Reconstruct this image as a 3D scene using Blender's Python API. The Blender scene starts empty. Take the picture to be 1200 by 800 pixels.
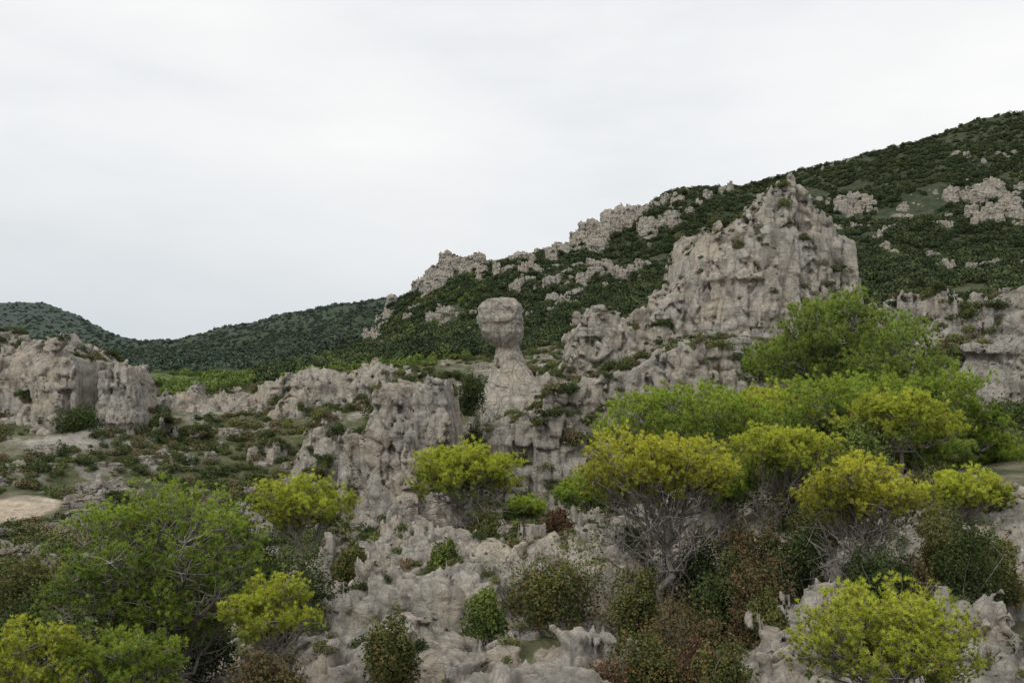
import bpy, math, time
import numpy as np
t00=time.time()
f32=np.float32
F=1040.; HV=480.
sc=bpy.context.scene
def W(u,v,d): return ((u-600)/F*d, d, (HV-v)/F*d)
# ------------------------------------------------------------------ noise
R=np.random.default_rng(11)
TB=(R.random(64**3).astype(f32)*2-1)
def vn(x,y,z):
    x=np.asarray(x,dtype=f32);y=np.asarray(y,dtype=f32);z=np.asarray(z,dtype=f32)
    x,y,z=np.broadcast_arrays(x,y,z)
    xi=np.floor(x).astype(np.int32);yi=np.floor(y).astype(np.int32);zi=np.floor(z).astype(np.int32)
    a=x-xi;b=y-yi;c=z-zi
    a=a*a*(3-2*a);b=b*b*(3-2*b);c=c*c*(3-2*c)
    x0=(xi&63)<<12;x1=((xi+1)&63)<<12;y0=(yi&63)<<6;y1=((yi+1)&63)<<6;z0=zi&63;z1=(zi+1)&63
    def l(p,q,t): return p+(q-p)*t
    r0=l(l(TB[x0|y0|z0],TB[x1|y0|z0],a),l(TB[x0|y1|z0],TB[x1|y1|z0],a),b)
    r1=l(l(TB[x0|y0|z1],TB[x1|y0|z1],a),l(TB[x0|y1|z1],TB[x1|y1|z1],a),b)
    return l(r0,r1,c)
def fbm(x,y,z,o=4,g=.5):
    s=0;a=1.;t=0
    for i in range(o):
        s=s+a*vn(x+17.3*i,y-9.1*i,z+5.7*i);t+=a;a*=g;x=x*2.03;y=y*2.03;z=z*2.03
    return s/t
def ridged(x,y,z,o=3):
    s=0;a=1.;t=0
    for i in range(o):
        s=s+a*(1-2*np.abs(vn(x+7.3*i,y-3.1*i,z+2.7*i)));t+=a;a*=.5;x=x*2.1;y=y*2.1;z=z*2.1
    return s/t
JT=R.random((4,32**3)).astype(f32)
def worley(x,y,z,vec=False):
    x,y,z=np.broadcast_arrays(np.asarray(x,f32),np.asarray(y,f32),np.asarray(z,f32))
    bx=np.floor(x-.5).astype(np.int32);by=np.floor(y-.5).astype(np.int32);bz=np.floor(z-.5).astype(np.int32)
    f1=np.full(x.shape,9.,f32);f2=f1.copy();idr=np.zeros(x.shape,f32)
    if vec: vx=idr.copy();vy=idr.copy();vz=idr.copy()
    for i in (0,1):
        for j in (0,1):
            for k in (0,1):
                cx=bx+i;cy=by+j;cz=bz+k
                hh=((cx&31)<<10)|((cy&31)<<5)|(cz&31)
                ax=cx+.12+.76*JT[0][hh]-x;ay=cy+.12+.76*JT[1][hh]-y;az=cz+.12+.76*JT[2][hh]-z
                dd=np.sqrt(ax*ax+ay*ay+az*az)
                m=dd<f1
                f2=np.where(m,f1,np.minimum(f2,dd))
                idr=np.where(m,JT[3][hh],idr)
                if vec: vx=np.where(m,ax,vx);vy=np.where(m,ay,vy);vz=np.where(m,az,vz)
                f1=np.where(m,dd,f1)
    if vec:
        dot=vx*np.sin(idr*61)+vy*np.cos(idr*47)+.8*vz*np.sin(idr*83+1)
        return f1,f2,idr,dot
    return f1,f2,idr
def sst(a,b,x):
    t=np.clip((x-a)/(b-a),0,1);return t*t*(3-2*t)
# ------------------------------------------------------------------ mesh helper
def mk(name,V,Q,mat,smooth=True,attrs=None,link=True,col=None):
    V=np.ascontiguousarray(V,dtype=f32);Q=np.ascontiguousarray(Q,dtype=np.int32)
    me=bpy.data.meshes.new(name)
    n=Q.shape[1]
    me.vertices.add(len(V));me.vertices.foreach_set('co',V.ravel())
    me.loops.add(Q.size);me.loops.foreach_set('vertex_index',Q.ravel())
    me.polygons.add(len(Q));me.polygons.foreach_set('loop_start',np.arange(0,Q.size,n,dtype=np.int32))
    me.update(calc_edges=True)
    me.polygons.foreach_set('use_smooth',np.full(len(Q),smooth,dtype=bool))
    for k,a in (attrs or {}).items():
        if a.ndim==1:
            at=me.attributes.new(k,'FLOAT','POINT');at.data.foreach_set('value',a.astype(f32))
        else:
            at=me.attributes.new(k,'FLOAT_COLOR','POINT')
            at.data.foreach_set('color',np.concatenate([a,np.ones((len(a),1))],1).astype(f32).ravel())
    me.materials.append(mat);me.update()
    ob=bpy.data.objects.new(name,me)
    if link: sc.collection.objects.link(ob)
    elif col: col.objects.link(ob)
    return ob
def nrm(ob):
    a=np.empty(len(ob.data.vertices)*3,f32);ob.data.vertices.foreach_get('normal',a);return a.reshape(-1,3)
# ------------------------------------------------------------------ materials
def newmat(n):
    m=bpy.data.materials.new(n);m.use_nodes=True;nt=m.node_tree
    b=nt.nodes['Principled BSDF'];b.inputs['Roughness'].default_value=.9
    b.inputs['Specular IOR Level'].default_value=.15
    return m,nt,b
class N:
    def __init__(s,nt): s.nt=nt
    def n(s,t,**k):
        x=s.nt.nodes.new(t)
        for a,b in k.items(): setattr(x,a,b)
        return x
    def l(s,a,b): s.nt.links.new(a,b)
    def noise(s,vec,scale,detail=5,rough=.6,sc3=None):
        if sc3:
            m=s.n('ShaderNodeMapping');m.inputs['Scale'].default_value=sc3;s.l(vec,m.inputs[0]);vec=m.outputs[0]
        x=s.n('ShaderNodeTexNoise');x.inputs['Scale'].default_value=scale;x.inputs['Detail'].default_value=detail
        x.inputs['Roughness'].default_value=rough;s.l(vec,x.inputs['Vector']);return x.outputs['Fac']
    def ramp(s,fac,st):
        r=s.n('ShaderNodeValToRGB');e=r.color_ramp.elements
        while len(e)<len(st): e.new(.5)
        for q,(p,c) in zip(e,st):
            q.position=p;q.color=(*c,1) if len(c)==3 else c
        s.l(fac,r.inputs[0]);return r.outputs[0]
    def mix(s,fac,a,b,mode='MIX'):
        m=s.n('ShaderNodeMix',data_type='RGBA',blend_type=mode)
        for i,q in ((0,fac),(6,a),(7,b)):
            if isinstance(q,(int,float)): m.inputs[i].default_value=q
            elif isinstance(q,tuple): m.inputs[i].default_value=(*q,1)
            else: s.l(q,m.inputs[i])
        return m.outputs[2]
    def math(s,op,a,b=0.):
        m=s.n('ShaderNodeMath',operation=op)
        for i,q in ((0,a),(1,b)):
            if isinstance(q,(int,float)): m.inputs[i].default_value=q
            else: s.l(q,m.inputs[i])
        return m.outputs[0]
g=lambda v:(v,v,v)
def rockmat(name,k,bright=1.,veg=.5,bump=.4):
    m,nt,b=newmat(name);q=N(nt)
    geo=q.n('ShaderNodeNewGeometry');P=geo.outputs['Position']
    B=bright
    base=q.ramp(q.noise(P,.8*k,6,.7),[(.28,(.25*B,.232*B,.202*B)),(.48,(.385*B,.356*B,.311*B)),(.72,(.50*B,.466*B,.412*B))])
    warm=q.ramp(q.noise(P,.24*k,3,.6),[(.44,g(0)),(.66,g(1))])
    base=q.mix(q.math('MULTIPLY',warm,.55),base,(.49*B,.40*B,.295*B))
    st=q.ramp(q.noise(P,1.1*k,5,.68,(1.3,1.3,.2)),[(.48,g(0)),(.66,g(1))])
    base=q.mix(q.math('MULTIPLY',st,.42),base,(.17*B,.162*B,.148*B))
    ly=q.ramp(q.noise(P,1.2*k,4,.6,(.2,.2,2.0)),[(.52,g(0)),(.62,g(1))])
    base=q.mix(q.math('MULTIPLY',ly,.16),base,(.18*B,.16*B,.138*B))
    sp=q.ramp(q.noise(P,6*k,4,.72),[(.54,g(0)),(.64,g(1))])
    base=q.mix(q.math('MULTIPLY',sp,.34),base,(.14*B,.134*B,.122*B))
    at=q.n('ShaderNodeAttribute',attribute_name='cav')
    base=q.mix(q.math('MULTIPLY',at.outputs['Fac'],.5),base,(.10,.09,.072))  # crack dirt and crevice shade, both painted into the base colour
    sx=q.n('ShaderNodeSeparateXYZ');q.l(geo.outputs['Normal'],sx.inputs[0])
    up=q.ramp(sx.outputs['Z'],[(.6,g(0)),(.9,g(1))])
    vg=q.ramp(q.noise(P,.6*k,5,.7),[(.48,g(0)),(.56,g(1))])
    vc=q.ramp(q.noise(P,3*k,2,.6),[(.35,(.05,.065,.025)),(.55,(.12,.115,.055)),(.7,(.22,.19,.13))])
    base=q.mix(q.math('MULTIPLY',q.math('MULTIPLY',up,vg),veg),base,vc)
    h1=q.noise(P,2.6*k,8,.76)
    vo=q.n('ShaderNodeTexVoronoi',feature='DISTANCE_TO_EDGE');vo.inputs['Scale'].default_value=1.1*k
    va=q.n('ShaderNodeVectorMath',operation='SCALE');va.inputs['Scale'].default_value=.7/k
    nc=q.n('ShaderNodeTexNoise');nc.inputs['Scale'].default_value=1.2*k;nc.inputs['Detail'].default_value=4;q.l(P,nc.inputs['Vector']);q.l(nc.outputs['Color'],va.inputs[0])
    vb=q.n('ShaderNodeVectorMath',operation='ADD');q.l(P,vb.inputs[0]);q.l(va.outputs[0],vb.inputs[1])
    mp=q.n('ShaderNodeMapping');mp.inputs['Scale'].default_value=(1,1,.35);q.l(vb.outputs[0],mp.inputs[0]);q.l(mp.outputs[0],vo.inputs['Vector'])
    ck=q.math('MINIMUM',q.math('MULTIPLY',vo.outputs['Distance'],18.),1.)
    base=q.mix(q.math('MULTIPLY',q.math('SUBTRACT',1.,ck),.28),base,(.10,.092,.075))
    q.l(base,b.inputs['Base Color'])
    h2=q.noise(P,1.6*k,3,.6,(.25,.25,2.2))
    hh=q.math('ADD',q.math('ADD',h1,q.math('MULTIPLY',h2,.3)),q.math('MULTIPLY',ck,.16))
    bp=q.n('ShaderNodeBump');bp.inputs['Strength'].default_value=.9;bp.inputs['Distance'].default_value=bump/k
    q.l(hh,bp.inputs['Height']);q.l(bp.outputs[0],b.inputs['Normal'])
    return m
M_rock=rockmat('dolomite_rock',1.,1.42,.6,.62)
M_fore=rockmat('dolomite_rock_near',3.2,1.5,.3,.58)
M_crag=rockmat('mountain_crag_rock',.9,1.25,.5,.6)
def terrmat():
    m,nt,b=newmat('scrubland_soil');q=N(nt)
    P=q.n('ShaderNodeNewGeometry').outputs['Position']
    at=q.n('ShaderNodeAttribute',attribute_name='Col').outputs['Color']
    v=q.ramp(q.noise(P,.35,6,.72),[(.3,g(.55)),(.7,g(1.45))])
    c=q.mix(1.,at,v,'MULTIPLY')
    v2=q.ramp(q.noise(P,2.5,5,.7),[(.3,g(.65)),(.7,g(1.35))])
    c=q.mix(1.,c,v2,'MULTIPLY');q.l(c,b.inputs['Base Color'])
    bp=q.n('ShaderNodeBump');bp.inputs['Strength'].default_value=.8;bp.inputs['Distance'].default_value=.6
    q.l(q.noise(P,1.1,6,.7),bp.inputs['Height']);q.l(bp.outputs[0],b.inputs['Normal']);return m
M_ter=terrmat()
def leafmat(name,ramp=None,trans=.25,attr=False):
    m,nt,b=newmat(name);q=N(nt);nt.nodes.remove(b)
    if attr: c=q.n('ShaderNodeAttribute',attribute_name='Col').outputs['Color']
    else:
        oi=q.n('ShaderNodeObjectInfo').outputs['Random'];c=q.ramp(oi,ramp)
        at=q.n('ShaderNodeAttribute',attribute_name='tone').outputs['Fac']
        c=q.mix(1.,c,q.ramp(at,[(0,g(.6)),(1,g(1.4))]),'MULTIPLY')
    df=q.n('ShaderNodeBsdfDiffuse');q.l(c,df.inputs[0]);out=df.outputs[0]
    if trans>0:
        t=q.n('ShaderNodeBsdfTranslucent');q.l(c,t.inputs[0])
        ms=q.n('ShaderNodeMixShader');ms.inputs[0].default_value=trans
        q.l(out,ms.inputs[1]);q.l(t.outputs[0],ms.inputs[2]);out=ms.outputs[0]
    q.l(out,nt.nodes['Material Output'].inputs[0]);return m
M_pine=leafmat('pine_needles',attr=True,trans=.3)
M_shleaf=leafmat('shrub_leaves',attr=True,trans=.15)
M_scrub=leafmat('garrigue_leaves',[(0,(.055,.075,.032)),(.35,(.08,.10,.04)),(.6,(.115,.135,.048)),(.8,(.14,.135,.07)),(.93,(.16,.12,.07)),(1,(.17,.20,.055))],0)
M_forest=leafmat('holm_oak_leaves',[(0,(.040,.055,.030)),(.4,(.052,.071,.036)),(.75,(.073,.092,.042)),(1,(.10,.112,.052))],0)
M_far=leafmat('hazed_oak_leaves',[(0,(.058,.078,.060)),(.5,(.066,.088,.064)),(1,(.082,.102,.07))],0)  # aerial haze put into the leaf colours: paler and bluer
M_light=leafmat('young_pine_leaves',[(0,(.08,.12,.035)),(.5,(.12,.165,.045)),(1,(.17,.21,.055))],0)
def barkmat(name,c1,c2):
    m,nt,b=newmat(name);q=N(nt);P=q.n('ShaderNodeNewGeometry').outputs['Position']
    q.l(q.ramp(q.noise(P,14,4,.7,(1,1,.3)),[(.3,c1),(.7,c2)]),b.inputs['Base Color']);return m
M_bark=barkmat('pine_bark',(.13,.11,.095),(.36,.33,.30))
# ------------------------------------------------------------------ base terrain
rows={
 8:[(0,1000)],
 13:[(-100,900),(250,900),(400,850),(600,835),(800,880),(900,850),(1200,850)],
 18:[(0,840),(200,830),(300,800),(370,750),(450,735),(600,742),(700,752),(760,800),(830,805),(890,740),(1000,740),(1100,752),(1200,730)],
 24:[(0,760),(200,760),(340,700),(400,655),(600,645),(700,640),(800,665),(900,655),(1000,635),(1100,615),(1200,592)],
 28:[(0,730),(200,715),(350,685),(400,650),(600,632),(700,620),(800,612),(900,595),(1000,578),(1100,568),(1200,565)],
 40:[(0,690),(200,690),(400,690),(600,690),(700,670),(800,620),(900,575),(1000,555),(1100,545),(1200,535)],
 60:[(0,635),(200,650),(400,650),(600,650),(700,640),(800,600),(900,545),(1000,510),(1100,495),(1200,485)],
 80:[(0,575),(100,578),(200,592),(400,612),(600,612),(700,600),(800,560),(900,510),(1000,480),(1100,460),(1200,450)],
 100:[(0,485),(100,495),(200,525),(300,535),(400,545),(500,515),(600,495),(700,462),(800,428),(860,432),(900,445),(1000,440),(1100,430),(1200,420)],
 130:[(0,450),(100,460),(200,476),(300,464),(400,452),(500,452),(600,447),(700,425),(800,390),(900,378),(1000,395),(1100,410),(1200,400)],
 160:[(0,440),(100,450),(200,468),(300,457),(400,442),(500,436),(600,424),(700,400),(800,355),(900,345),(1000,370),(1100,385),(1200,375)],
 200:[(0,445),(200,462),(300,450),(400,434),(500,420),(600,414),(700,395),(800,365),(900,355),(1000,365),(1100,365),(1200,350)],
 300:[(0,450),(200,448),(300,437),(400,420),(450,402),(500,385),(600,362),(700,345),(800,330),(900,315),(1000,305),(1100,295),(1200,290)],
 380:[(0,450),(200,445),(300,433),(400,412),(440,398),(460,375),(500,352),(600,322),(700,300),(800,280),(900,262),(1200,245)],
 450:[(0,445),(200,443),(300,430),(400,405),(435,400),(455,352),(500,337),(520,312),(600,302),(640,292),(680,290),(700,268),(740,252),(800,244),(900,232),(1000,222),(1100,210),(1200,200)],
 550:[(0,440),(300,425),(400,405),(450,398),(500,370),(600,330),(700,300),(740,262),(800,219),(900,207),(960,197),(1030,190),(1100,175),(1200,165)],
 650:[(0,438),(300,422),(400,402),(500,385),(600,350),(700,330),(800,260),(900,222),(960,202),(1030,180),(1080,160),(1130,142),(1200,132),(1350,112)],
 900:[(0,432),(300,412),(400,395),(500,380),(700,350),(900,300),(1200,250)],
 1300:[(-200,430),(0,426),(120,413),(165,408),(220,398),(300,381),(370,363),(450,350),(600,331),(800,320),(1200,300)],
 1800:[(-300,345),(-100,345),(0,354),(40,353),(80,366),(120,386),(160,403),(200,412),(400,405),(1200,400)],
 2600:[(0,470)],5000:[(0,480)],12000:[(0,481)]}
Ud=np.arange(-170,1372,1.7)
U=np.concatenate([np.linspace(-1500,-180,60),Ud,np.linspace(1382,2700,60)])
rd=np.array(sorted(rows));
Dl=np.concatenate([np.linspace(math.log(2.5),math.log(11),60,endpoint=False),np.linspace(math.log(11),math.log(900),860,endpoint=False),np.linspace(math.log(900),math.log(2300),130,endpoint=False),np.linspace(math.log(2300),math.log(12000),30)])
D=np.exp(Dl)
Zr=np.array([(HV-np.interp(U,*np.array(rows[r],float).T))/F*r for r in rd])
Zr=np.vstack([np.full(len(U),-1.75)[None],Zr]);rdl=np.log(np.concatenate([[2.5],rd]))
ii=np.clip(np.searchsorted(rdl,Dl)-1,0,len(rdl)-2);tt=((Dl-rdl[ii])/(rdl[ii+1]-rdl[ii]))[:,None]
Zg=Zr[ii]*(1-tt)+Zr[ii+1]*tt
def blur(A,r,ax):
    k=np.hanning(2*r+3)[1:-1];k/=k.sum()
    P=np.pad(A,[(r,r) if a==ax else (0,0) for a in (0,1)],mode='edge');o=0
    for i in range(2*r+1): o=o+k[i]*np.take(P,range(i,i+A.shape[ax]),axis=ax)
    return o
Zb=blur(blur(Zg,7,0),9,1)
Y=D[:,None]*np.ones(len(U))[None];X=(U[None]-600)/F*D[:,None]
rel=np.zeros_like(X)
rel+=.22*fbm(X/1.6,Y/1.6,X*0+3.3,4)*sst(60,12,Y)*1.5
rel+=1.5*fbm(X/9,Y/9,X*0+1.3,5)*sst(25,80,Y)*sst(2500,600,Y)
rel+=7*ridged(X/75,Y/75,X*0+8.3,4)*sst(180,420,Y)*(1+sst(700,1300,Y))-3.*sst(180,420,Y)
Zt=Zb+rel
def gi(x,y,G=None):
    G=Zt if G is None else G
    x=np.asarray(x,float);y=np.asarray(y,float)
    a=np.interp(600+F*x/y,U,np.arange(len(U)));b=np.interp(np.log(y),Dl,np.arange(len(D)))
    a0=np.minimum(a.astype(int),len(U)-2);b0=np.minimum(b.astype(int),len(D)-2);a=a-a0;b=b-b0
    return (G[b0,a0]*(1-a)+G[b0,a0+1]*a)*(1-b)+(G[b0+1,a0]*(1-a)+G[b0+1,a0+1]*a)*b
def hit(u,v,dmin=9.,dmax=9e9):
    c=int(round(np.interp(u,U,np.arange(len(U)))));vt=HV-Zt[:,c]/D*F
    k=np.nonzero((D>dmin)&(vt<=v)&(D<dmax))[0]
    return D[k[0]] if len(k) else None
def lerp(a,b,t): return a*(1-t[...,None])+b*t[...,None]
c3=lambda *a:np.array(a)
n1=fbm(X/7,Y/7,X*0,4);n2=fbm(X/2.5,Y/2.5,X*0+4,4)
C=np.zeros(X.shape+(3,))+c3(.11,.112,.058)
C=lerp(C,c3(.24,.215,.16),sst(.05,.4,n1)*.5);C=lerp(C,c3(.07,.085,.038),sst(.0,.3,n2)*.8)
C=lerp(C,c3(.36,.335,.30),sst(.12,.42,fbm(X/4,Y/4,X*0+7,4))*sst(190,120,Y)*.8)
fo=lerp(np.zeros(X.shape+(3,))+c3(.038,.05,.028),c3(.06,.07,.036),sst(-.3,.3,n2))
C=lerp(C,fo,sst(170,260,Y))
lt=sst(170,230,Y)*sst(420,300,Y)*sst(470,400,U[None]*np.ones_like(X))
C=lerp(C,c3(.12,.155,.05),lt*.8)
C=lerp(C,c3(.06,.08,.058),sst(800,1300,Y));C=lerp(C,c3(.068,.09,.078),sst(1350,1700,Y))  # far hills tinted bluish, haze painted into the ground colour
PX,PY=-40.,70.5
sand=np.clip(1.3-np.hypot((X-PX)/3.8,(Y-PY)/4.2)+.35*n2,0,1)
C=lerp(C,c3(.46,.385,.29),sst(.2,.5,sand))
led=sst(10.8,13,Y)*sst(32,30,Y)*sst(-13.4,-12,X)*sst(17.3,16,X)
Zs=Zt-.55*led
nr,ncn=X.shape
V=np.stack([X,Y,Zs],-1).reshape(-1,3)
a=(np.arange(nr-1)[:,None]*ncn+np.arange(ncn-1)[None]).ravel()
Q=np.stack([a,a+1,a+ncn+1,a+ncn],1)
mk('hillside_terrain',V,Q,M_ter,True,{'Col':C.reshape(-1,3)})
print('terrain',time.time()-t00)
# ------------------------------------------------------------------ rock volumes
EDG=[((0,0,0),(1,0,0)),((0,1,0),(1,1,0)),((0,0,1),(1,0,1)),((0,1,1),(1,1,1)),((0,0,0),(0,1,0)),((1,0,0),(1,1,0)),((0,0,1),(0,1,1)),((1,0,1),(1,1,1)),((0,0,0),(0,0,1)),((1,0,0),(1,0,1)),((0,1,0),(0,1,1)),((1,1,0),(1,1,1))]
def nets(Fv,o,h):
    s=Fv<0
    cnt=np.zeros(tuple(k-1 for k in s.shape),np.int8)
    for i in (0,1):
        for j in (0,1):
            for k in (0,1): cnt+=s[i:s.shape[0]-1+i,j:s.shape[1]-1+j,k:s.shape[2]-1+k]
    act=(cnt>0)&(cnt<8);idx=np.argwhere(act);I,J,K=idx.T
    ids=np.full(cnt.shape,-1,np.int32);ids[act]=np.arange(len(idx))
    pos=np.zeros((len(idx),3),f32);c=np.zeros(len(idx),f32)
    for a,b in EDG:
        fa=Fv[I+a[0],J+a[1],K+a[2]];fb=Fv[I+b[0],J+b[1],K+b[2]];m=(fa<0)!=(fb<0)
        t=np.where(m,fa/np.where(m,fa-fb,1),0)
        for x in range(3): pos[:,x]+=m*(a[x]+t*(b[x]-a[x]))
        c+=m
    V=(idx+pos/c[:,None])*h+np.array(o)
    qs=[]
    for ax in range(3):
        sl0=[slice(1,-1)]*3;sl1=[slice(1,-1)]*3;sl0[ax]=slice(0,-1);sl1[ax]=slice(1,None)
        A=s[tuple(sl0)];B=s[tuple(sl1)];ijk=list(np.nonzero(A!=B));ins=A[tuple(ijk)]
        for x in range(3):
            if x!=ax: ijk[x]=ijk[x]+1
        i,j,k=ijk
        if ax==0: q=[ids[i,j-1,k-1],ids[i,j,k-1],ids[i,j,k],ids[i,j-1,k]]
        elif ax==1: q=[ids[i-1,j,k-1],ids[i-1,j,k],ids[i,j,k],ids[i,j,k-1]]
        else: q=[ids[i-1,j-1,k],ids[i,j-1,k],ids[i,j,k],ids[i-1,j,k]]
        q=np.stack(q,1);q[~ins]=q[~ins][:,::-1];qs.append(q)
    Q=np.concatenate(qs)
    # drop detached fragments
    lab=np.arange(len(V))
    for it in range(80):
        old=lab.copy();mq=lab[Q].min(1)
        for c_ in range(4): np.minimum.at(lab,Q[:,c_],mq)
        lab=lab[lab];lab=lab[lab]
        if np.array_equal(old,lab): break
    cn=np.bincount(lab,minlength=len(V));keep=cn[lab]>.05*cn.max()
    Q=Q[keep[Q[:,0]]];nid=np.cumsum(keep)-1
    return V[keep],nid[Q]
def warp(x,y,z,L):
    return x+.12*L*vn(x/L,y/L,z/L),y+.12*L*vn(x/L+9,y/L,z/L),z+.10*L*vn(x/(1.5*L)+4,y/(1.5*L),z/L)
def detail(x,y,z,L,amp=1.):
    wx,wy,wz=warp(x,y,z,L)
    f1,f2,idr,dot=worley(wx/L,wy/L,wz/(1.35*L),True)
    cr=np.clip(1-(f2-f1)/.10,0,1)
    l2=.42*L
    e1,e2,er,dot2=worley(wx/l2+3,wy/l2,wz/(.9*l2),True)
    ce=np.clip(1-(e2-e1)/.14,0,1)
    v1,v2,vr=worley(wx/(.7*L)+5,wy/(.7*L),wz/(3.6*L))
    cv=np.clip(1-(v2-v1)/.12,0,1)
    st=vn(x*.05/L,y*.05/L,z/(.42*L)+.2*vn(x/(3*L),y/(3*L),z/(3*L)))
    n=.26*L*fbm(x/(2.4*L),y/(2.4*L),z/(2.4*L),2)+.06*L*fbm(x/(.22*L),y/(.22*L),z/(.2*L),2)
    n=n+.30*L*dot+.44*l2*dot2+.11*L*cr+.09*l2*ce+.16*L*(idr-.5)+.19*l2*(er-.5)+.09*L*np.tanh(8*st)+.13*L*cv+.18*L*(vr-.5)
    return n*amp
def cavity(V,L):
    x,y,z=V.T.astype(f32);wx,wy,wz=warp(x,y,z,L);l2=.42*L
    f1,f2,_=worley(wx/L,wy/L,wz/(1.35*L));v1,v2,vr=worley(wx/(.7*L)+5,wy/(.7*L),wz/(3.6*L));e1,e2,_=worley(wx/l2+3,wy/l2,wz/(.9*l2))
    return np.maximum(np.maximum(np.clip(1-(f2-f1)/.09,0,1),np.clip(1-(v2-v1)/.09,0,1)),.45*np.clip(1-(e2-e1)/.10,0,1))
def finish(name,fv,o,h,xs,ys,zs,L,amp,mat,band,link=True,col=None):
    m=np.abs(fv)<band;I,J,K=np.nonzero(m)
    fv[m]+=detail(xs[I],ys[J],zs[K],L,amp)
    V,Q=nets(fv,o,h)
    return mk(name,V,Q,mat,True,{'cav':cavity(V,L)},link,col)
def wall(name,prof,d,T,basev,batter=.2,L=3.,colsz=4.,colamp=2.,h=None,bow=0.,amp=1.,mat=None,tilt=0.,gap=.5,skew=0.):
    h=h or d*.0022
    p=np.array(prof,float);px=(p[:,0]-600)/F*d;pz=(HV-p[:,1])/F*d;zb=(HV-basev)/F*d
    hh=pz.max()-zb;mg=1.2*L
    xs=np.arange(px.min()-mg,px.max()+mg,h).astype(f32);zs=np.arange(zb-mg,pz.max()+mg,h).astype(f32)
    ys=np.arange(d-T-batter*hh-mg-abs(bow)-abs(skew)*np.ptp(px)/2,d+T+.5*batter*hh+mg+abs(skew)*np.ptp(px)/2,h).astype(f32)
    X2=xs[:,None];Y2=ys[None]
    xw=X2+.3*L*vn(X2/(1.5*L),Y2/(1.5*L),5.5)
    top=np.interp(xw,px,pz);slp=np.interp(xw,(px[1:]+px[:-1])/2,np.abs(np.diff(pz)/np.maximum(np.diff(px),.01)))
    f1,f2,idr=worley((X2+.4*colsz*vn(X2/colsz,Y2/colsz,1.1))/colsz,(Y2+.4*colsz*vn(X2/colsz,Y2/colsz,7.1))/colsz,.6)
    cr=np.clip(1-(f2-f1)/.22,0,1)
    top=top-colamp*idr-gap*cr*colamp*.6+.25*colamp+tilt*(Y2-d)
    xc=(px.min()+px.max())/2;xh=(px.max()-px.min())/2
    yc=d+bow*((X2-xc)/xh)**2+skew*(X2-xc)+.35*T*vn(X2/(3*L),0.3,2.2)
    Z=zs[None,None]
    ft=(Z-top[:,:,None])/np.sqrt(1+np.minimum(slp,1.6)**2)[:,:,None]
    tp=np.maximum(top[:,:,None]-Z,0)
    ff=(yc-T-Y2)[:,:,None]-batter*tp+.45*L*(idr-.5)[:,:,None]+.12*L*cr[:,:,None]
    fb=(Y2-yc-T)[:,:,None]-.5*batter*tp
    fv=np.maximum(np.maximum(ft,ff/math.sqrt(1+batter**2)),fb).astype(f32)
    fv[:1]=np.maximum(fv[:1],.01);fv[-1:]=np.maximum(fv[-1:],.01)
    ob=finish(name,fv,(xs[0],ys[0],zs[0]),h,xs,ys,zs,L,amp,mat or M_rock,1.2*L)
    print(name,fv.shape,len(ob.data.polygons),round(time.time()-t00,1));return ob
def pillar(name,tab,d,L,amp=.7,h=None,ky=1.,sq=3.,mat=None):
    h=h or d*.0018
    t=np.array(sorted(tab,key=lambda q:-q[0]),float);tz=(HV-t[:,0])/F*d;tx=(t[:,1]-600)/F*d;tr=t[:,2]/F*d
    mg=1.1*L;r=tr.max()
    xs=np.arange((tx-tr).min()-mg,(tx+tr).max()+mg,h).astype(f32);ys=np.arange(d-r/ky-mg,d+r/ky+mg,h).astype(f32);zs=np.arange(tz.min(),tz.max()+mg,h).astype(f32)
    cx=np.interp(zs,tz,tx)[None,None];rr=np.interp(zs,tz,tr)[None,None]
    ax=np.abs(xs[:,None,None]-cx);ay=np.abs(ys[None,:,None]-d)*ky
    fv=((ax**sq+ay**sq)**(1/sq)-rr)
    fv=np.maximum(fv,(zs-tz.max())[None,None]).astype(f32)
    ob=finish(name,fv,(xs[0],ys[0],zs[0]),h,xs,ys,zs,L,amp,mat or M_rock,1.3*L)
    print(name,fv.shape,len(ob.data.polygons),round(time.time()-t00,1));return ob
rocks=[]
rocks.append(wall('limestone_butte',[(715,410),(736,378),(748,364),(770,350),(788,336),(797,288),(806,268),(868,267),(873,248),(894,242),(902,228),(924,230),(936,246),(952,262),(976,277),(990,296),(996,345),(1004,380),(1018,410)],132,9,420,.22,3.6,7.,.8,bow=8,amp=.8,h=.26))
rocks.append(pillar('balanced_head_rock',[(350,588,14),(354,587,22),(361,586,25.5),(375,586,26.5),(388,588,25.5),(397,591,21.5),(404,593,16.5),(409,595,13.5),(415,596,15),(424,598,19),(438,600,24),(452,602,33),(470,605,48),(520,605,60)],100,1.7,.30,h=.13,sq=2.6))
rocks.append(wall('limestone_pillar',[(402,605),(411,522),(436,510),(448,476),(455,456),(480,452),(530,456),(537,500),(545,540),(550,605)],76,4.5,650,.1,2.5,3.6,.5,skew=-.1,amp=.7))
rocks.append(wall('limestone_cliff',[(556,610),(566,510),(582,496),(612,488),(650,468),(700,447),(740,427),(780,412),(840,408),(875,424),(893,456),(905,500),(915,560)],88,6,640,.16,3.4,5.,.9,bow=3,skew=.2,amp=.75))
rocks.append(wall('limestone_tower',[(655,440),(664,405),(672,378),(690,365),(712,363),(730,371),(738,395),(745,440)],116,4,460,.14,2.6,3.6,.7,amp=.85))
rocks.append(wall('limestone_crag',[(-70,520),(-60,398),(0,397),(30,403),(72,398),(98,408),(120,424),(128,450),(134,500)],106,5,520,.5,3.2,4.8,1.1,h=.24,amp=.85))
rocks.append(wall('limestone_crag',[(124,500),(134,440),(148,426),(163,430),(172,460),(180,500)],104,2.6,530,.35,2.2,3.,.6,h=.2,amp=.85))
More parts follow.
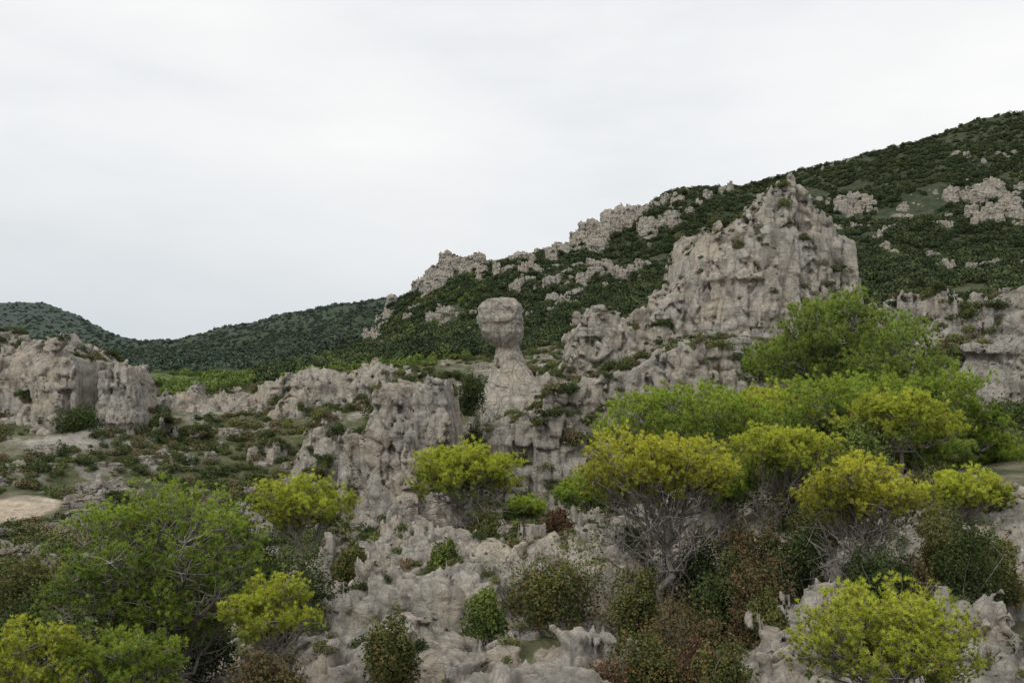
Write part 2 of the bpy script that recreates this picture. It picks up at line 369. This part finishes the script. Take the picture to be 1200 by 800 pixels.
rocks.append(wall('limestone_ridge',[(150,510),(172,472),(205,456),(240,460),(290,468),(322,450),(340,438),(368,424),(398,438),(432,422),(480,432),(520,438),(548,445),(558,470),(568,490)],126,4,490,.8,2.7,4.,1.8,h=.28,gap=1.))
rocks.append(wall('limestone_outcrop',[(165,550),(182,512),(205,498),(238,502),(256,525),(262,555)],106,2.2,560,.8,2.2,3.2,1.4,h=.23,gap=1.))
rocks.append(wall('limestone_outcrop',[(268,555),(284,520),(305,505),(328,512),(340,535),(345,565)],104,1.8,560,.8,2.,3.,1.3,h=.23,gap=1.,skew=-.3))
rocks.append(wall('limestone_outcrop',[(328,600),(342,548),(360,508),(380,486),(394,494),(402,525),(408,590)],93,2.4,600,.8,2.2,3.,1.,h=.2,skew=-.5,amp=.9))
rocks.append(wall('limestone_outcrop',[(80,600),(92,580),(110,572),(130,562),(165,572),(190,600),(205,625)],80,1.4,620,.9,1.7,2.4,1.4,h=.18,gap=1.))
rocks.append(wall('limestone_outcrop',[(225,625),(245,598),(280,586),(320,598),(350,620),(370,640)],76,1.5,640,.9,1.7,2.4,1.3,h=.18,gap=1.))
rocks.append(wall('limestone_outcrop',[(-60,690),(-50,632),(0,640),(40,652),(65,672),(80,700)],48,1.3,700,.9,1.3,1.8,.8,h=.12))
rocks.append(wall('limestone_crag',[(1030,450),(1038,352),(1056,342),(1092,348),(1100,383),(1108,378),(1120,354),(1160,342),(1200,334),(1260,326),(1320,330),(1330,450)],82,4,480,.3,2.6,3.8,1.,h=.2,bow=2,amp=.8))
rocks.append(wall('limestone_crag',[(1085,500),(1095,430),(1130,397),(1170,405),(1220,388),(1300,400),(1310,500)],66,3,520,.5,2.,3.,1.,h=.17,amp=.85))
rocks.append(wall('limestone_outcrop',[(622,485),(630,466),(645,452),(668,442),(690,452),(700,475)],112,2.5,490,.4,2.,2.6,.9,h=.24))
# foreground ledge
h=.072;xs=np.arange(-13.4,17.4,h).astype(f32);ys=np.arange(10.8,32,h).astype(f32)
X2,Y2=np.meshgrid(xs,ys,indexing='ij')
H=gi(X2,Y2)
f1,f2,idr=worley((X2+.4*vn(X2/2,Y2/2,1.1))/3.1,(Y2+.4*vn(X2/2,Y2/2,7.1))/2.1,.6)
H=H+1.45*(idr-.5)-.25*np.clip(1-(f2-f1)/.12,0,1)
g1,g2,gr=worley((X2+.15*vn(X2,Y2,1.1))/1.35,(Y2+.15*vn(X2,Y2,9.1))/.9,3.6);H=H+.40*(gr-.5)-.12*np.clip(1-(g2-g1)/.12,0,1)
edge=np.minimum(np.minimum(X2+13.4,17.4-X2),np.minimum(Y2-10.8,32-Y2));H=H-1.2*sst(1.3,0,edge)
g0=np.gradient(H,h,axis=0);g1_=np.gradient(H,h,axis=1);sc2=1/np.sqrt(1+np.minimum(g0**2+g1_**2,6.))
zs=np.arange(H.min()-.3,H.max()+1.,h).astype(f32)
fv=((zs[None,None]-H[:,:,None])*sc2[:,:,None]).astype(f32)
ledge=finish('foreground_rock_ledge',fv,(xs[0],ys[0],zs[0]),h,xs,ys,zs,1.05,.68,M_fore,.72)
print('ledge',fv.shape,len(ledge.data.polygons),round(time.time()-t00,1))
del fv
# ------------------------------------------------------------------ instancing
def instancer(name,pts,scl,rot,coll):
    me=bpy.data.meshes.new(name);me.vertices.add(len(pts));me.vertices.foreach_set('co',np.ascontiguousarray(pts,dtype=f32).ravel())
    for k,a in (('scl',scl),('rot',rot)):
        at=me.attributes.new(k,'FLOAT_VECTOR','POINT');at.data.foreach_set('vector',np.ascontiguousarray(a,dtype=f32).ravel())
    ob=bpy.data.objects.new(name,me);sc.collection.objects.link(ob)
    ng=bpy.data.node_groups.new(name,'GeometryNodeTree')
    ng.interface.new_socket('Geometry',in_out='INPUT',socket_type='NodeSocketGeometry');ng.interface.new_socket('Geometry',in_out='OUTPUT',socket_type='NodeSocketGeometry')
    n=ng.nodes;gi_=n.new('NodeGroupInput');go=n.new('NodeGroupOutput');ip=n.new('GeometryNodeInstanceOnPoints');ci=n.new('GeometryNodeCollectionInfo')
    ci.inputs['Collection'].default_value=coll;ci.inputs['Separate Children'].default_value=True;ci.inputs['Reset Children'].default_value=True
    ip.inputs['Pick Instance'].default_value=True
    def na(k):
        x=n.new('GeometryNodeInputNamedAttribute');x.data_type='FLOAT_VECTOR';x.inputs['Name'].default_value=k;return x.outputs[0]
    er=n.new('FunctionNodeEulerToRotation');L=ng.links.new
    L(na('rot'),er.inputs[0]);L(er.outputs[0],ip.inputs['Rotation']);L(na('scl'),ip.inputs['Scale'])
    L(gi_.outputs[0],ip.inputs['Points']);L(ci.outputs[0],ip.inputs['Instance']);L(ip.outputs[0],go.inputs[0])
    m=ob.modifiers.new('scatter','NODES');m.node_group=ng;return ob
def unit(v): return v/np.maximum(np.linalg.norm(v,axis=-1,keepdims=True),1e-6)
def leaves(P,Nn,size,r,asp=.6):
    n=len(P);a=unit(r.normal(size=(n,3))+Nn*.3);b=unit(np.cross(a,Nn+r.normal(size=(n,3))*.6));s=(size*(.6+.8*r.random(n)))[:,None]
    V=np.stack([P-a*s,P+b*s*asp,P+a*s,P-b*s*asp],1).reshape(-1,3);return V,np.arange(4*n).reshape(-1,4)
def bushpts(n,r,nl,flat=.75,zmin=0.):
    c=r.normal(size=(nl,3));c=unit(c)*(.3+.35*r.random((nl,1)));c[:,2]=np.abs(c[:,2])*flat+.1;rad=.28+.25*r.random(nl)
    k=r.integers(0,nl,n);d=unit(r.normal(size=(n,3))+[0,0,.25]);P=c[k]+d*(rad[k]*(.55+.5*r.random(n)**.5))[:,None]
    m=P[:,2]>zmin;return P[m],d[m]
def bushcoll(name,mat,nv,n,leaf,flat=.75,seed=1):
    co=bpy.data.collections.new(name)
    for i in range(nv):
        r=np.random.default_rng(seed+i);P,d=bushpts(n,r,r.integers(5,9),flat);V,Q=leaves(P,d,leaf,r)
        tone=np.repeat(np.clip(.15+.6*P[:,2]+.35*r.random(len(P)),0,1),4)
        mk(name+'_part',V,Q,mat,False,{'tone':tone},False,co)
    return co
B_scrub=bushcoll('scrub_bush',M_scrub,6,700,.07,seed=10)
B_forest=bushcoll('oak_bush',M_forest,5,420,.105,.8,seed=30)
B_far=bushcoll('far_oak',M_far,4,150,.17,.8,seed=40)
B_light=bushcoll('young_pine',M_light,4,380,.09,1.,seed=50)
def rnd(n,s0,s1,r,zs=.9):
    s=s0+(s1-s0)*r.random(n)**1.6
    return np.stack([s*(.8+.4*r.random(n)),s*(.8+.4*r.random(n)),s*zs*(.75+.5*r.random(n))],1),np.stack([.15*r.normal(size=n),.15*r.normal(size=n),r.random(n)*6.28],1)
r=np.random.default_rng(5)
pts=[];scs=[]
def onrock(ob,n,s0,s1,nz=.55,thr=.0,k=5.):
    co=np.empty(len(ob.data.vertices)*3,f32);ob.data.vertices.foreach_get('co',co);co=co.reshape(-1,3);nn=nrm(ob)
    zg=gi(co[:,0],co[:,1])
    m=(nn[:,2]>nz)&(fbm(co[:,0]/k,co[:,1]/k,co[:,2]/k,3)>thr)&(co[:,2]>zg-.4)
    i=np.nonzero(m)[0]
    if len(i)==0: return
    i=r.choice(i,min(n,len(i)),replace=False);pts.append(co[i]-[0,0,.1*s1]);scs.append(rnd(len(i),s0,s1,r))
for ob in rocks:
    n=len(ob.data.vertices)
    if ob.name.startswith('balanced'): onrock(ob,14,.2,.4,.6); continue
    onrock(ob,int(n/160),.3,1.25,.5,-.03)
n=20000;uu=r.uniform(-160,1360,n);dd=np.exp(r.uniform(math.log(32),math.log(215),n));xx=(uu-600)/F*dd
m=(fbm(xx/7,dd/7,xx*0+2,3)>-.18)&(np.hypot((xx-PX)/4.6,(dd-PY)/5.2)>1)
xx=xx[m];dd=dd[m];pts.append(np.stack([xx,dd,gi(xx,dd)-.1],1));scs.append(rnd(len(xx),.35,1.35,r))
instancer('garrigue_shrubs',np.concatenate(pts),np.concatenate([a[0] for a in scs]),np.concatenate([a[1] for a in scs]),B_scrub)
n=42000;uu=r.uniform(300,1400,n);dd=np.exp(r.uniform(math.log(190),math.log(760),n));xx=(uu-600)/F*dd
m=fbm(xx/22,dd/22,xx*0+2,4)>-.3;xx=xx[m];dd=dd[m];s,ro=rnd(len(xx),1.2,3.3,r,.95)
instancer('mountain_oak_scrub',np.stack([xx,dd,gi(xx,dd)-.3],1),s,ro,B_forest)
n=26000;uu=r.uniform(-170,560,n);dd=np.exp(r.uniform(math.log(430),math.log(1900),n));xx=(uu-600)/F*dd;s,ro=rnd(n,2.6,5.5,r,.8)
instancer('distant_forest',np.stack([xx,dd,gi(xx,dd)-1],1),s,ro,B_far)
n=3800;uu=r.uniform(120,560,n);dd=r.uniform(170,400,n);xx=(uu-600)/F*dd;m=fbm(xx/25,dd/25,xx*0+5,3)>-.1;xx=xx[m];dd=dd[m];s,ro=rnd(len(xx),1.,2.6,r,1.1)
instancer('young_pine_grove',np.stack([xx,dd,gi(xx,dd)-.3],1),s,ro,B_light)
print('scrub',round(time.time()-t00,1))
B_crag=bpy.data.collections.new('crag_variants')
for i in range(8):
    L=1.5;h=.15;w=2.6+.5*(i%3);hz=3.2+.8*(i%4)
    xs=np.arange(-w-1.8,w+1.8,h).astype(f32);ys=np.arange(-w-1.4,w+1.4,h).astype(f32);zs=np.arange(-2,hz+2,h).astype(f32)
    ox=37.*i;X2=xs[:,None]+0*ys[None];Y2=ys[None]+0*X2
    f1,f2,idr=worley((X2+ox)/2.3,Y2/2.3,.6);cr=np.clip(1-(f2-f1)/.2,0,1)
    top=hz*(1-.35*(np.hypot(X2/w,Y2/w))**2)-2.*idr-.7*cr+.6
    fs=((np.abs(X2)**3+np.abs(Y2*1.3)**3)**(1/3)-w+.5*cr)[:,:,None]+.16*zs[None,None]
    fv=np.maximum(fs,(zs[None,None]-top[:,:,None])*.8).astype(f32)
    m=np.abs(fv)<2;I,J,K=np.nonzero(m);fv[m]+=detail(xs[I]+ox,ys[J],zs[K],L,.85)
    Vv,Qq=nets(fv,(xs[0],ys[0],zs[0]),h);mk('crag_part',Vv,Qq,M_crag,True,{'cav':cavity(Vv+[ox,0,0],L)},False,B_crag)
cp=[];cs=[]
def crags(u0,v0,u1,v1,sp,n,s0,s1,dmin=250.):
    for i in range(n):
        t=r.random();u=u0+(u1-u0)*t+r.normal()*sp*.5;v=v0+(v1-v0)*t+abs(r.normal())*sp*.6
        d=hit(u,v,dmin,760)
        if d is None: continue
        x=(u-600)/F*d;cp.append((x,d,gi(x,d)-.7));s=s0+(s1-s0)*r.random()**2;cs.append((s*r.uniform(.7,1.3),s*r.uniform(.7,1.2),s*r.uniform(.7,1.25)))
crags(438,400,458,345,11,65,.7,1.8);crags(455,345,520,322,11,75,.7,1.9);crags(508,312,600,298,9,75,.5,1.5);crags(600,298,690,284,10,66,.5,1.3)
crags(684,286,745,246,9,74,.7,1.9);crags(745,246,800,225,9,28,.5,1.2);crags(560,318,760,310,22,90,.35,1.1)
crags(750,270,800,245,18,34,.5,1.5);crags(800,217,900,208,4,16,.4,.9);crags(900,206,1060,172,5,12,.4,.8)
crags(945,232,1065,245,14,24,.7,1.7);crags(1090,222,1200,222,13,22,.7,1.8);crags(1120,252,1200,250,13,16,.6,1.7);crags(985,266,1110,266,9,15,.5,1.2)
crags(1000,290,1110,300,16,20,.3,.8);crags(1110,185,1200,175,16,12,.4,1.1);crags(450,355,640,370,26,90,.3,.9);crags(640,355,680,350,8,12,.5,1.2);crags(820,240,850,220,6,10,.5,1.2)
crags(1090,325,1200,315,10,14,.4,.9);crags(960,245,1200,190,44,50,.2,.6)
cp=np.array(cp);cs=np.array(cs);instancer('mountain_crags',cp,cs,np.stack([0*cp[:,0],.1*r.normal(size=len(cp)),r.random(len(cp))*6.28],1),B_crag)
n=1000;uu=r.uniform(-150,1350,n);dd=np.exp(r.uniform(math.log(45),math.log(170),n));xx=(uu-600)/F*dd;s=.12+.36*r.random(n)**2.5
m=np.hypot((xx-PX)/4.6,(dd-PY)/5.2)>1;xx=xx[m];dd=dd[m];s=s[m]
instancer('scattered_boulders',np.stack([xx,dd,gi(xx,dd)-.2],1),np.stack([s*1.3,s,s*.65],1),np.stack([0*s,0*s,r.random(len(s))*6.28],1),B_crag)
print('crags',len(cp),round(time.time()-t00,1))
# ------------------------------------------------------------------ trees
class Tubes:
    def __init__(s): s.V=[];s.Q=[];s.n=0
    def add(s,path,r0,r1,k=5):
        p=np.asarray(path,float);m=len(p);t=unit(np.gradient(p,axis=0));up=np.array([.31,.17,.93]);a=unit(np.cross(t,up+1e-3));b=np.cross(t,a)
        rr=np.linspace(r0,r1,m)[:,None,None];an=np.arange(k)*2*math.pi/k
        ring=p[:,None]+rr*(np.cos(an)[None,:,None]*a[:,None]+np.sin(an)[None,:,None]*b[:,None]);s.V.append(ring.reshape(-1,3))
        i=np.arange(m-1)[:,None]*k;j=np.arange(k)[None];j2=(j+1)%k
        s.Q.append(np.stack([i+j,i+j2,i+k+j2,i+k+j],-1).reshape(-1,4)+s.n);s.n+=m*k
    def mesh(s,name,mat): return mk(name,np.concatenate(s.V),np.concatenate(s.Q),mat,True)
def curve(a,b,sag,r,n=6,wob=.06):
    a=np.array(a);b=np.array(b);t=np.linspace(0,1,n)[:,None];L=np.linalg.norm(b-a)
    p=a*(1-t)+b*t;p[:,2:3]-=sag*L*4*t*(1-t)*.5;w=r.normal(size=(n,3))*wob*L;w[0]=0;w[-1]=0;return p+w
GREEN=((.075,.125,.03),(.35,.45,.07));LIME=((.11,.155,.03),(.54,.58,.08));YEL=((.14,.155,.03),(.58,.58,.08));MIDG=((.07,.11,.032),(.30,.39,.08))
def empty(name,loc):
    e=bpy.data.objects.new(name,None);e.location=loc;e.empty_display_size=.5;sc.collection.objects.link(e);return e
def adopt(e,*obs):
    bpy.context.view_layer.update()
    for o in obs:
        o.parent=e;o.matrix_parent_inverse=e.matrix_world.inverted()
def pine(u,vt,vb,hw,d,ub=None,tint=GREEN,nl=14,ns=15,seed=0,dome=True,tuft=None,bare=0,lobe=.34):
    r=np.random.default_rng(seed+int(u*7+vt));x,y,zt=W(u,vt,d);zb=W(u,vb,d)[2];rx=hw/F*d;rz=(zt-zb)/2;cz=(zt+zb)/2
    xb=((u if ub is None else ub)-600)/F*d;yb=d+r.uniform(-.3,.3);gz=float(gi(xb,yb))-.3
    if gz>zb+.2: gz=zb-.2
    C0=np.array([x,y,cz]);e=empty('aleppo_pine',(xb,yb,gz+.3));T=Tubes()
    Ht=cz+.5*rz-gz;tr=curve((xb,yb,gz),(x,y,cz+.5*rz),0,r,9,.035);tr0=.022*Ht+.03
    T.add(tr,tr0,tr0*.3,8)
    tuft=tuft or max(.07,.0052*d);P=[];Dr=[];Tn=[]
    R3=np.array([rx,rx*.9,rz])
    for i in range(nl):
        th=i*2.4+r.normal()*.3
        zz=(1-2*(i+.5)/nl) if not dome else (1-1.25*(i+.5)/nl)
        q=math.sqrt(max(0,1-zz*zz));dv=np.array([q*math.cos(th),q*math.sin(th),zz]);f=r.uniform(.58,.9)
        if i%6==5: f*=.4
        Lc=C0+dv*R3*f;lr=lobe*min(rx,rz*1.6)*r.uniform(.7,1.3);LR=np.array([lr*1.15,lr*1.15,lr*.6])
        if dome: LR[2]=min(LR[2],rz*.5)
        k=int(np.clip((.3+.55*(zz*.5+.5))*8,1,8));s0=tr[k]+0
        lp=curve(s0,Lc-[0,0,.25*lr],.12,r,7,.05);T.add(lp,tr0*.36,tr0*.12,5)
        lt_=r.normal()*.12
        for j in range(ns):
            dv2=unit(r.normal(size=3)+[0,0,.45]);e2=Lc+dv2*LR*r.uniform(.75,1.15)
            sp=curve(lp[r.integers(3,7)],e2,.08,r,5,.05);T.add(sp,tr0*.09+.003,.003,3)
            m=7;t=r.uniform(.5,1.04,m)**.7;ix=t*4;i0=np.minimum(ix.astype(int),3);pp=sp[i0]+(sp[i0+1]-sp[i0])*(ix-i0)[:,None]+r.normal(size=(m,3))*tuft*.6
            P.append(pp);Dr.append(unit((e2-Lc)[None]/lr*.6+np.array([0,0,.8])+r.normal(size=(m,3))*.4))
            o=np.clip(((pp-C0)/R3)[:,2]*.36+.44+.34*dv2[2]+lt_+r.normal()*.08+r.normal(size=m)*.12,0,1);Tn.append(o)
    for j in range(bare):
        th=r.uniform(0,6.28);k=r.integers(1,6);e2=C0+np.array([math.cos(th)*rx*r.uniform(.3,.95),math.sin(th)*rx*r.uniform(.3,.9),-rz*r.uniform(.5,1.5)])
        e2[2]=max(e2[2],gz+.25)
        lp=curve(tr[k],e2,-.15,r,6,.07);T.add(lp,tr0*.2,.008,4)
        for q in range(7):
            a=lp[r.integers(2,6)];T.add(curve(a,a+r.normal(size=3)*.28*rx+[0,0,.05],0,r,4,.1),.008,.003,3)
    P=np.concatenate(P);Dr=np.concatenate(Dr);Tn=np.concatenate(Tn)
    nn=22;n=len(P);nd=unit(np.repeat(Dr,nn,0)+r.normal(size=(n*nn,3))*.6);b=np.repeat(P,nn,0)-nd*tuft*.15
    sd=unit(np.cross(nd,r.normal(size=(n*nn,3))));wd=.0004*d+.0015;ln=tuft*(.7+.5*r.random(n*nn))[:,None]
    V=np.stack([b-sd*wd,b+sd*wd,b+nd*ln],1).reshape(-1,3)
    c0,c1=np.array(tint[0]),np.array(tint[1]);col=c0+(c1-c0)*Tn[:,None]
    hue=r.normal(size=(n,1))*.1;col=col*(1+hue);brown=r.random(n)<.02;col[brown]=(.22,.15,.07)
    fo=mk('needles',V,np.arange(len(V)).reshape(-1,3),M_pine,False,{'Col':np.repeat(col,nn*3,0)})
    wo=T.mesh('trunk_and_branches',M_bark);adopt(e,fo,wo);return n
tot=0
PL=[# u,vt,vb,hw,d,ub,tint,nl,ns,dome,bare
 (195,556,775,122,17,200,GREEN,48,21,False,6),
 (120,640,800,68,16,150,MIDG,18,17,False,3),
 (315,675,775,58,14.5,330,LIME,18,16,True,4),
 (358,558,640,58,24,350,LIME,18,16,True,3),
 (50,720,830,70,13,40,LIME,18,16,False,3),
 (150,735,830,70,13.5,160,GREEN,18,16,False,3),
 (542,520,598,62,25,545,LIME,22,18,True,18),
 (772,505,606,88,20.5,785,YEL,32,20,True,30),
 (815,456,560,118,31,815,GREEN,38,20,True,6),
 (905,452,560,106,33,900,LIME,34,20,True,6),
 (990,440,550,106,32,985,GREEN,34,20,True,6),
 (920,500,572,66,24,905,LIME,22,18,True,12),
 (850,542,602,44,25,850,GREEN,13,15,True,8),
 (985,336,500,90,46,990,MIDG,42,20,False,6),
 (1055,378,530,80,42,1060,MIDG,30,19,False,6),
 (1110,430,560,68,36,1105,GREEN,26,18,False,4),
 (1055,456,548,66,28,1060,LIME,22,18,True,6),
 (1008,540,632,76,18.5,1000,YEL,24,19,True,20),
 (1040,690,830,110,11.5,1045,LIME,36,20,True,3),
 (690,556,605,46,29,690,GREEN,14,15,True,2),
 (1130,554,608,54,22,1130,LIME,14,16,True,3),
 (1150,508,568,58,38,1150,GREEN,16,15,True,2),
 (1075,500,572,60,30,1075,MIDG,18,15,True,4),
 (615,588,606,24,27,615,GREEN,7,13,True,0),
 (925,390,478,52,50,930,MIDG,17,15,True,2),
]
for i,p in enumerate(PL):
    tot+=pine(p[0],p[1],p[2],p[3],p[4],p[5],p[6],p[7],p[8],seed=i*13,dome=p[9],bare=p[10])
print('pines tufts',tot,round(time.time()-t00,1))
def shrub(name,u,vt,vb,hw,d,cols,n=8500,leaf=.034,seed=0,nl=12):
    r=np.random.default_rng(seed+int(u));x,y,zt=W(u,vt,d);zb=W(u,vb,d)[2];rx=hw/F*d*1.15;gz=float(gi(x,y))
    zb=min(zb,max(gz,zb-.4));H=zt-zb
    P,dn=bushpts(n,r,nl,1.,-.05);cl=fbm(P[:,0]*3,P[:,1]*3,P[:,2]*3+seed,2)
    P=P*(1+.3*fbm(P[:,0]*4,P[:,1]*4+seed,P[:,2]*4,2))[:,None]
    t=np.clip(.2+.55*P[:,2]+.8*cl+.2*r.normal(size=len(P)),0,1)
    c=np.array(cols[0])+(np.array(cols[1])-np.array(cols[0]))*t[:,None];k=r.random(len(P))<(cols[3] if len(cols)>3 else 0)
    k|=(fbm(P[:,0]*2.2+4,P[:,1]*2.2,P[:,2]*2.2,2)>.22)&(r.random(len(P))<(4*cols[3] if len(cols)>3 else 0))
    if len(cols)>2: c[k]=np.array(cols[2])*(.7+.6*r.random((k.sum(),1)))
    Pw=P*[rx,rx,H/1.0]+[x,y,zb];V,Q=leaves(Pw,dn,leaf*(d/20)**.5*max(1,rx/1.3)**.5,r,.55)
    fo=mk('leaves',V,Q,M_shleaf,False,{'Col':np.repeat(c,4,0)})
    T=Tubes();b=np.array([x,y,zb-.25])
    for i in range(16): T.add(curve(b+r.normal(size=3)*[.08,.08,0],Pw[r.integers(len(Pw))],-.1,r,6,.06),.018,.005,4)
    e=empty(name,(x,y,zb));adopt(e,fo,T.mesh('stems',M_bark))
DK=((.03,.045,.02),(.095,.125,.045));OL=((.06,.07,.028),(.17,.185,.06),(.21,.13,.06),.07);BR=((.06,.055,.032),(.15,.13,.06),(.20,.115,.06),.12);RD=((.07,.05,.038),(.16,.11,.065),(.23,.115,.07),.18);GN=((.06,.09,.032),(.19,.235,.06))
SH=[('holm_oak',345,638,740,56,19,DK),('juniper_shrub',655,636,730,72,19.5,OL),('boxwood_shrub',570,690,735,24,17.5,GN),('boxwood_shrub',462,718,795,36,15,OL),
 ('boxwood_shrub',522,628,668,22,21,GN),('smoke_bush',882,590,690,38,20,BR),('holm_oak',925,595,680,46,19.5,DK),('juniper_shrub',885,640,725,44,18,BR),
 ('smoke_bush',800,695,790,66,17,BR),('juniper_shrub',760,725,800,46,15,OL),('holm_oak',1130,595,722,46,18,DK),('juniper_shrub',1120,585,660,42,20,OL),
 ('smoke_bush',705,772,830,44,14,RD),('smoke_bush',655,596,622,16,26,RD),('juniper_shrub',840,755,830,36,14,OL),('juniper_shrub',1165,620,695,34,19,OL),
 ('holm_oak',552,436,480,19,84,DK),('holm_oak',556,490,540,14,80,DK),('juniper_shrub',570,598,645,26,24.5,OL),('holm_oak',1030,635,695,42,17.5,DK),
 ('juniper_shrub',20,650,720,45,30,OL),('holm_oak',20,700,770,44,17,DK),('smoke_bush',320,750,815,56,13.5,BR),('boxwood_shrub',900,695,740,24,17,OL),
 ('juniper_shrub',1000,505,565,64,26,GN),('juniper_shrub',860,515,580,56,26,GN),('holm_oak',940,545,605,46,24,OL),('juniper_shrub',1080,545,605,54,26,OL),('holm_oak',1190,470,540,44,45,DK),('juniper_shrub',985,585,625,44,22,OL),
 ('holm_oak',820,612,705,52,21,DK),('holm_oak',730,615,690,38,22,DK),('holm_oak',415,540,580,16,72,DK),('holm_oak',95,478,510,30,98,DK),
 ('holm_oak',850,660,740,42,19,DK),('holm_oak',740,660,730,34,19,OL),('smoke_bush',800,745,815,40,15,RD),('juniper_shrub',1060,640,700,30,18,BR),('boxwood_shrub',410,640,680,20,22,OL),('holm_oak',290,600,680,34,26,DK),('holm_oak',230,700,780,50,18.5,DK)]
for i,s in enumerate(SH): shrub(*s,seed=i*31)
B_small=bushcoll('herb_tuft',M_scrub,5,420,.09,.7,seed=70)
pts.clear();scs.clear();onrock(ledge,1100,.06,.30,.55,.0,1.6)
instancer('herb_tufts',pts[0]+[0,0,.02],scs[0][0],scs[0][1],B_small)
print('plants',round(time.time()-t00,1))
# ------------------------------------------------------------------ world, light, camera
w=bpy.data.worlds.new('World');sc.world=w;w.use_nodes=True;nt=w.node_tree;q=N(nt);bg=nt.nodes['Background']
tc=q.n('ShaderNodeTexCoord').outputs['Generated']
sky=q.n('ShaderNodeTexSky');sky.sky_type='NISHITA';sky.sun_disc=False;sky.sun_elevation=math.radians(50);sky.sun_rotation=math.radians(-60)
sk=q.mix(1.,sky.outputs[0],g(.1),'MULTIPLY')
sx=q.n('ShaderNodeSeparateXYZ');q.l(tc,sx.inputs[0])
cl=q.ramp(q.noise(tc,1.5,6,.52,(1,1,3.2)),[(.30,(.67,.69,.715)),(.52,(.83,.845,.85)),(.72,(.93,.925,.91))])
hz=q.ramp(sx.outputs['Z'],[(0.,(.66,.70,.75)),(.10,(.76,.79,.82)),(.28,(1,1,1))])
cl=q.mix(1.,cl,hz,'MULTIPLY')
low=q.ramp(q.math('ADD',sx.outputs['Z'],.5),[(.46,(.12,.115,.09)),(.495,(1,1,1))])
c=q.mix(.95,sk,cl);c=q.mix(1.,c,low,'MULTIPLY');q.l(c,bg.inputs[0]);bg.inputs[1].default_value=1.1
L=bpy.data.lights.new('sun','SUN');L.energy=1.5;L.angle=math.radians(14);L.color=(1,.955,.89);lo=bpy.data.objects.new('sun',L);sc.collection.objects.link(lo)
lo.rotation_euler=(math.radians(40),0,math.radians(-60))
lo.rotation_euler=(math.radians(42),0,math.radians(-40))
sky.sun_elevation=math.radians(48);sky.sun_rotation=math.radians(-140)
cam=bpy.data.cameras.new('camera');co=bpy.data.objects.new('camera',cam);sc.collection.objects.link(co);co.rotation_euler=(math.radians(90),0,0)
cam.sensor_width=36;cam.lens=36*F/1200;cam.shift_y=(HV-400)/1200;cam.clip_start=.1;cam.clip_end=20000;sc.camera=co
sc.view_settings.view_transform='Standard';sc.view_settings.look='None';sc.view_settings.exposure=0
print('done',round(time.time()-t00,1))
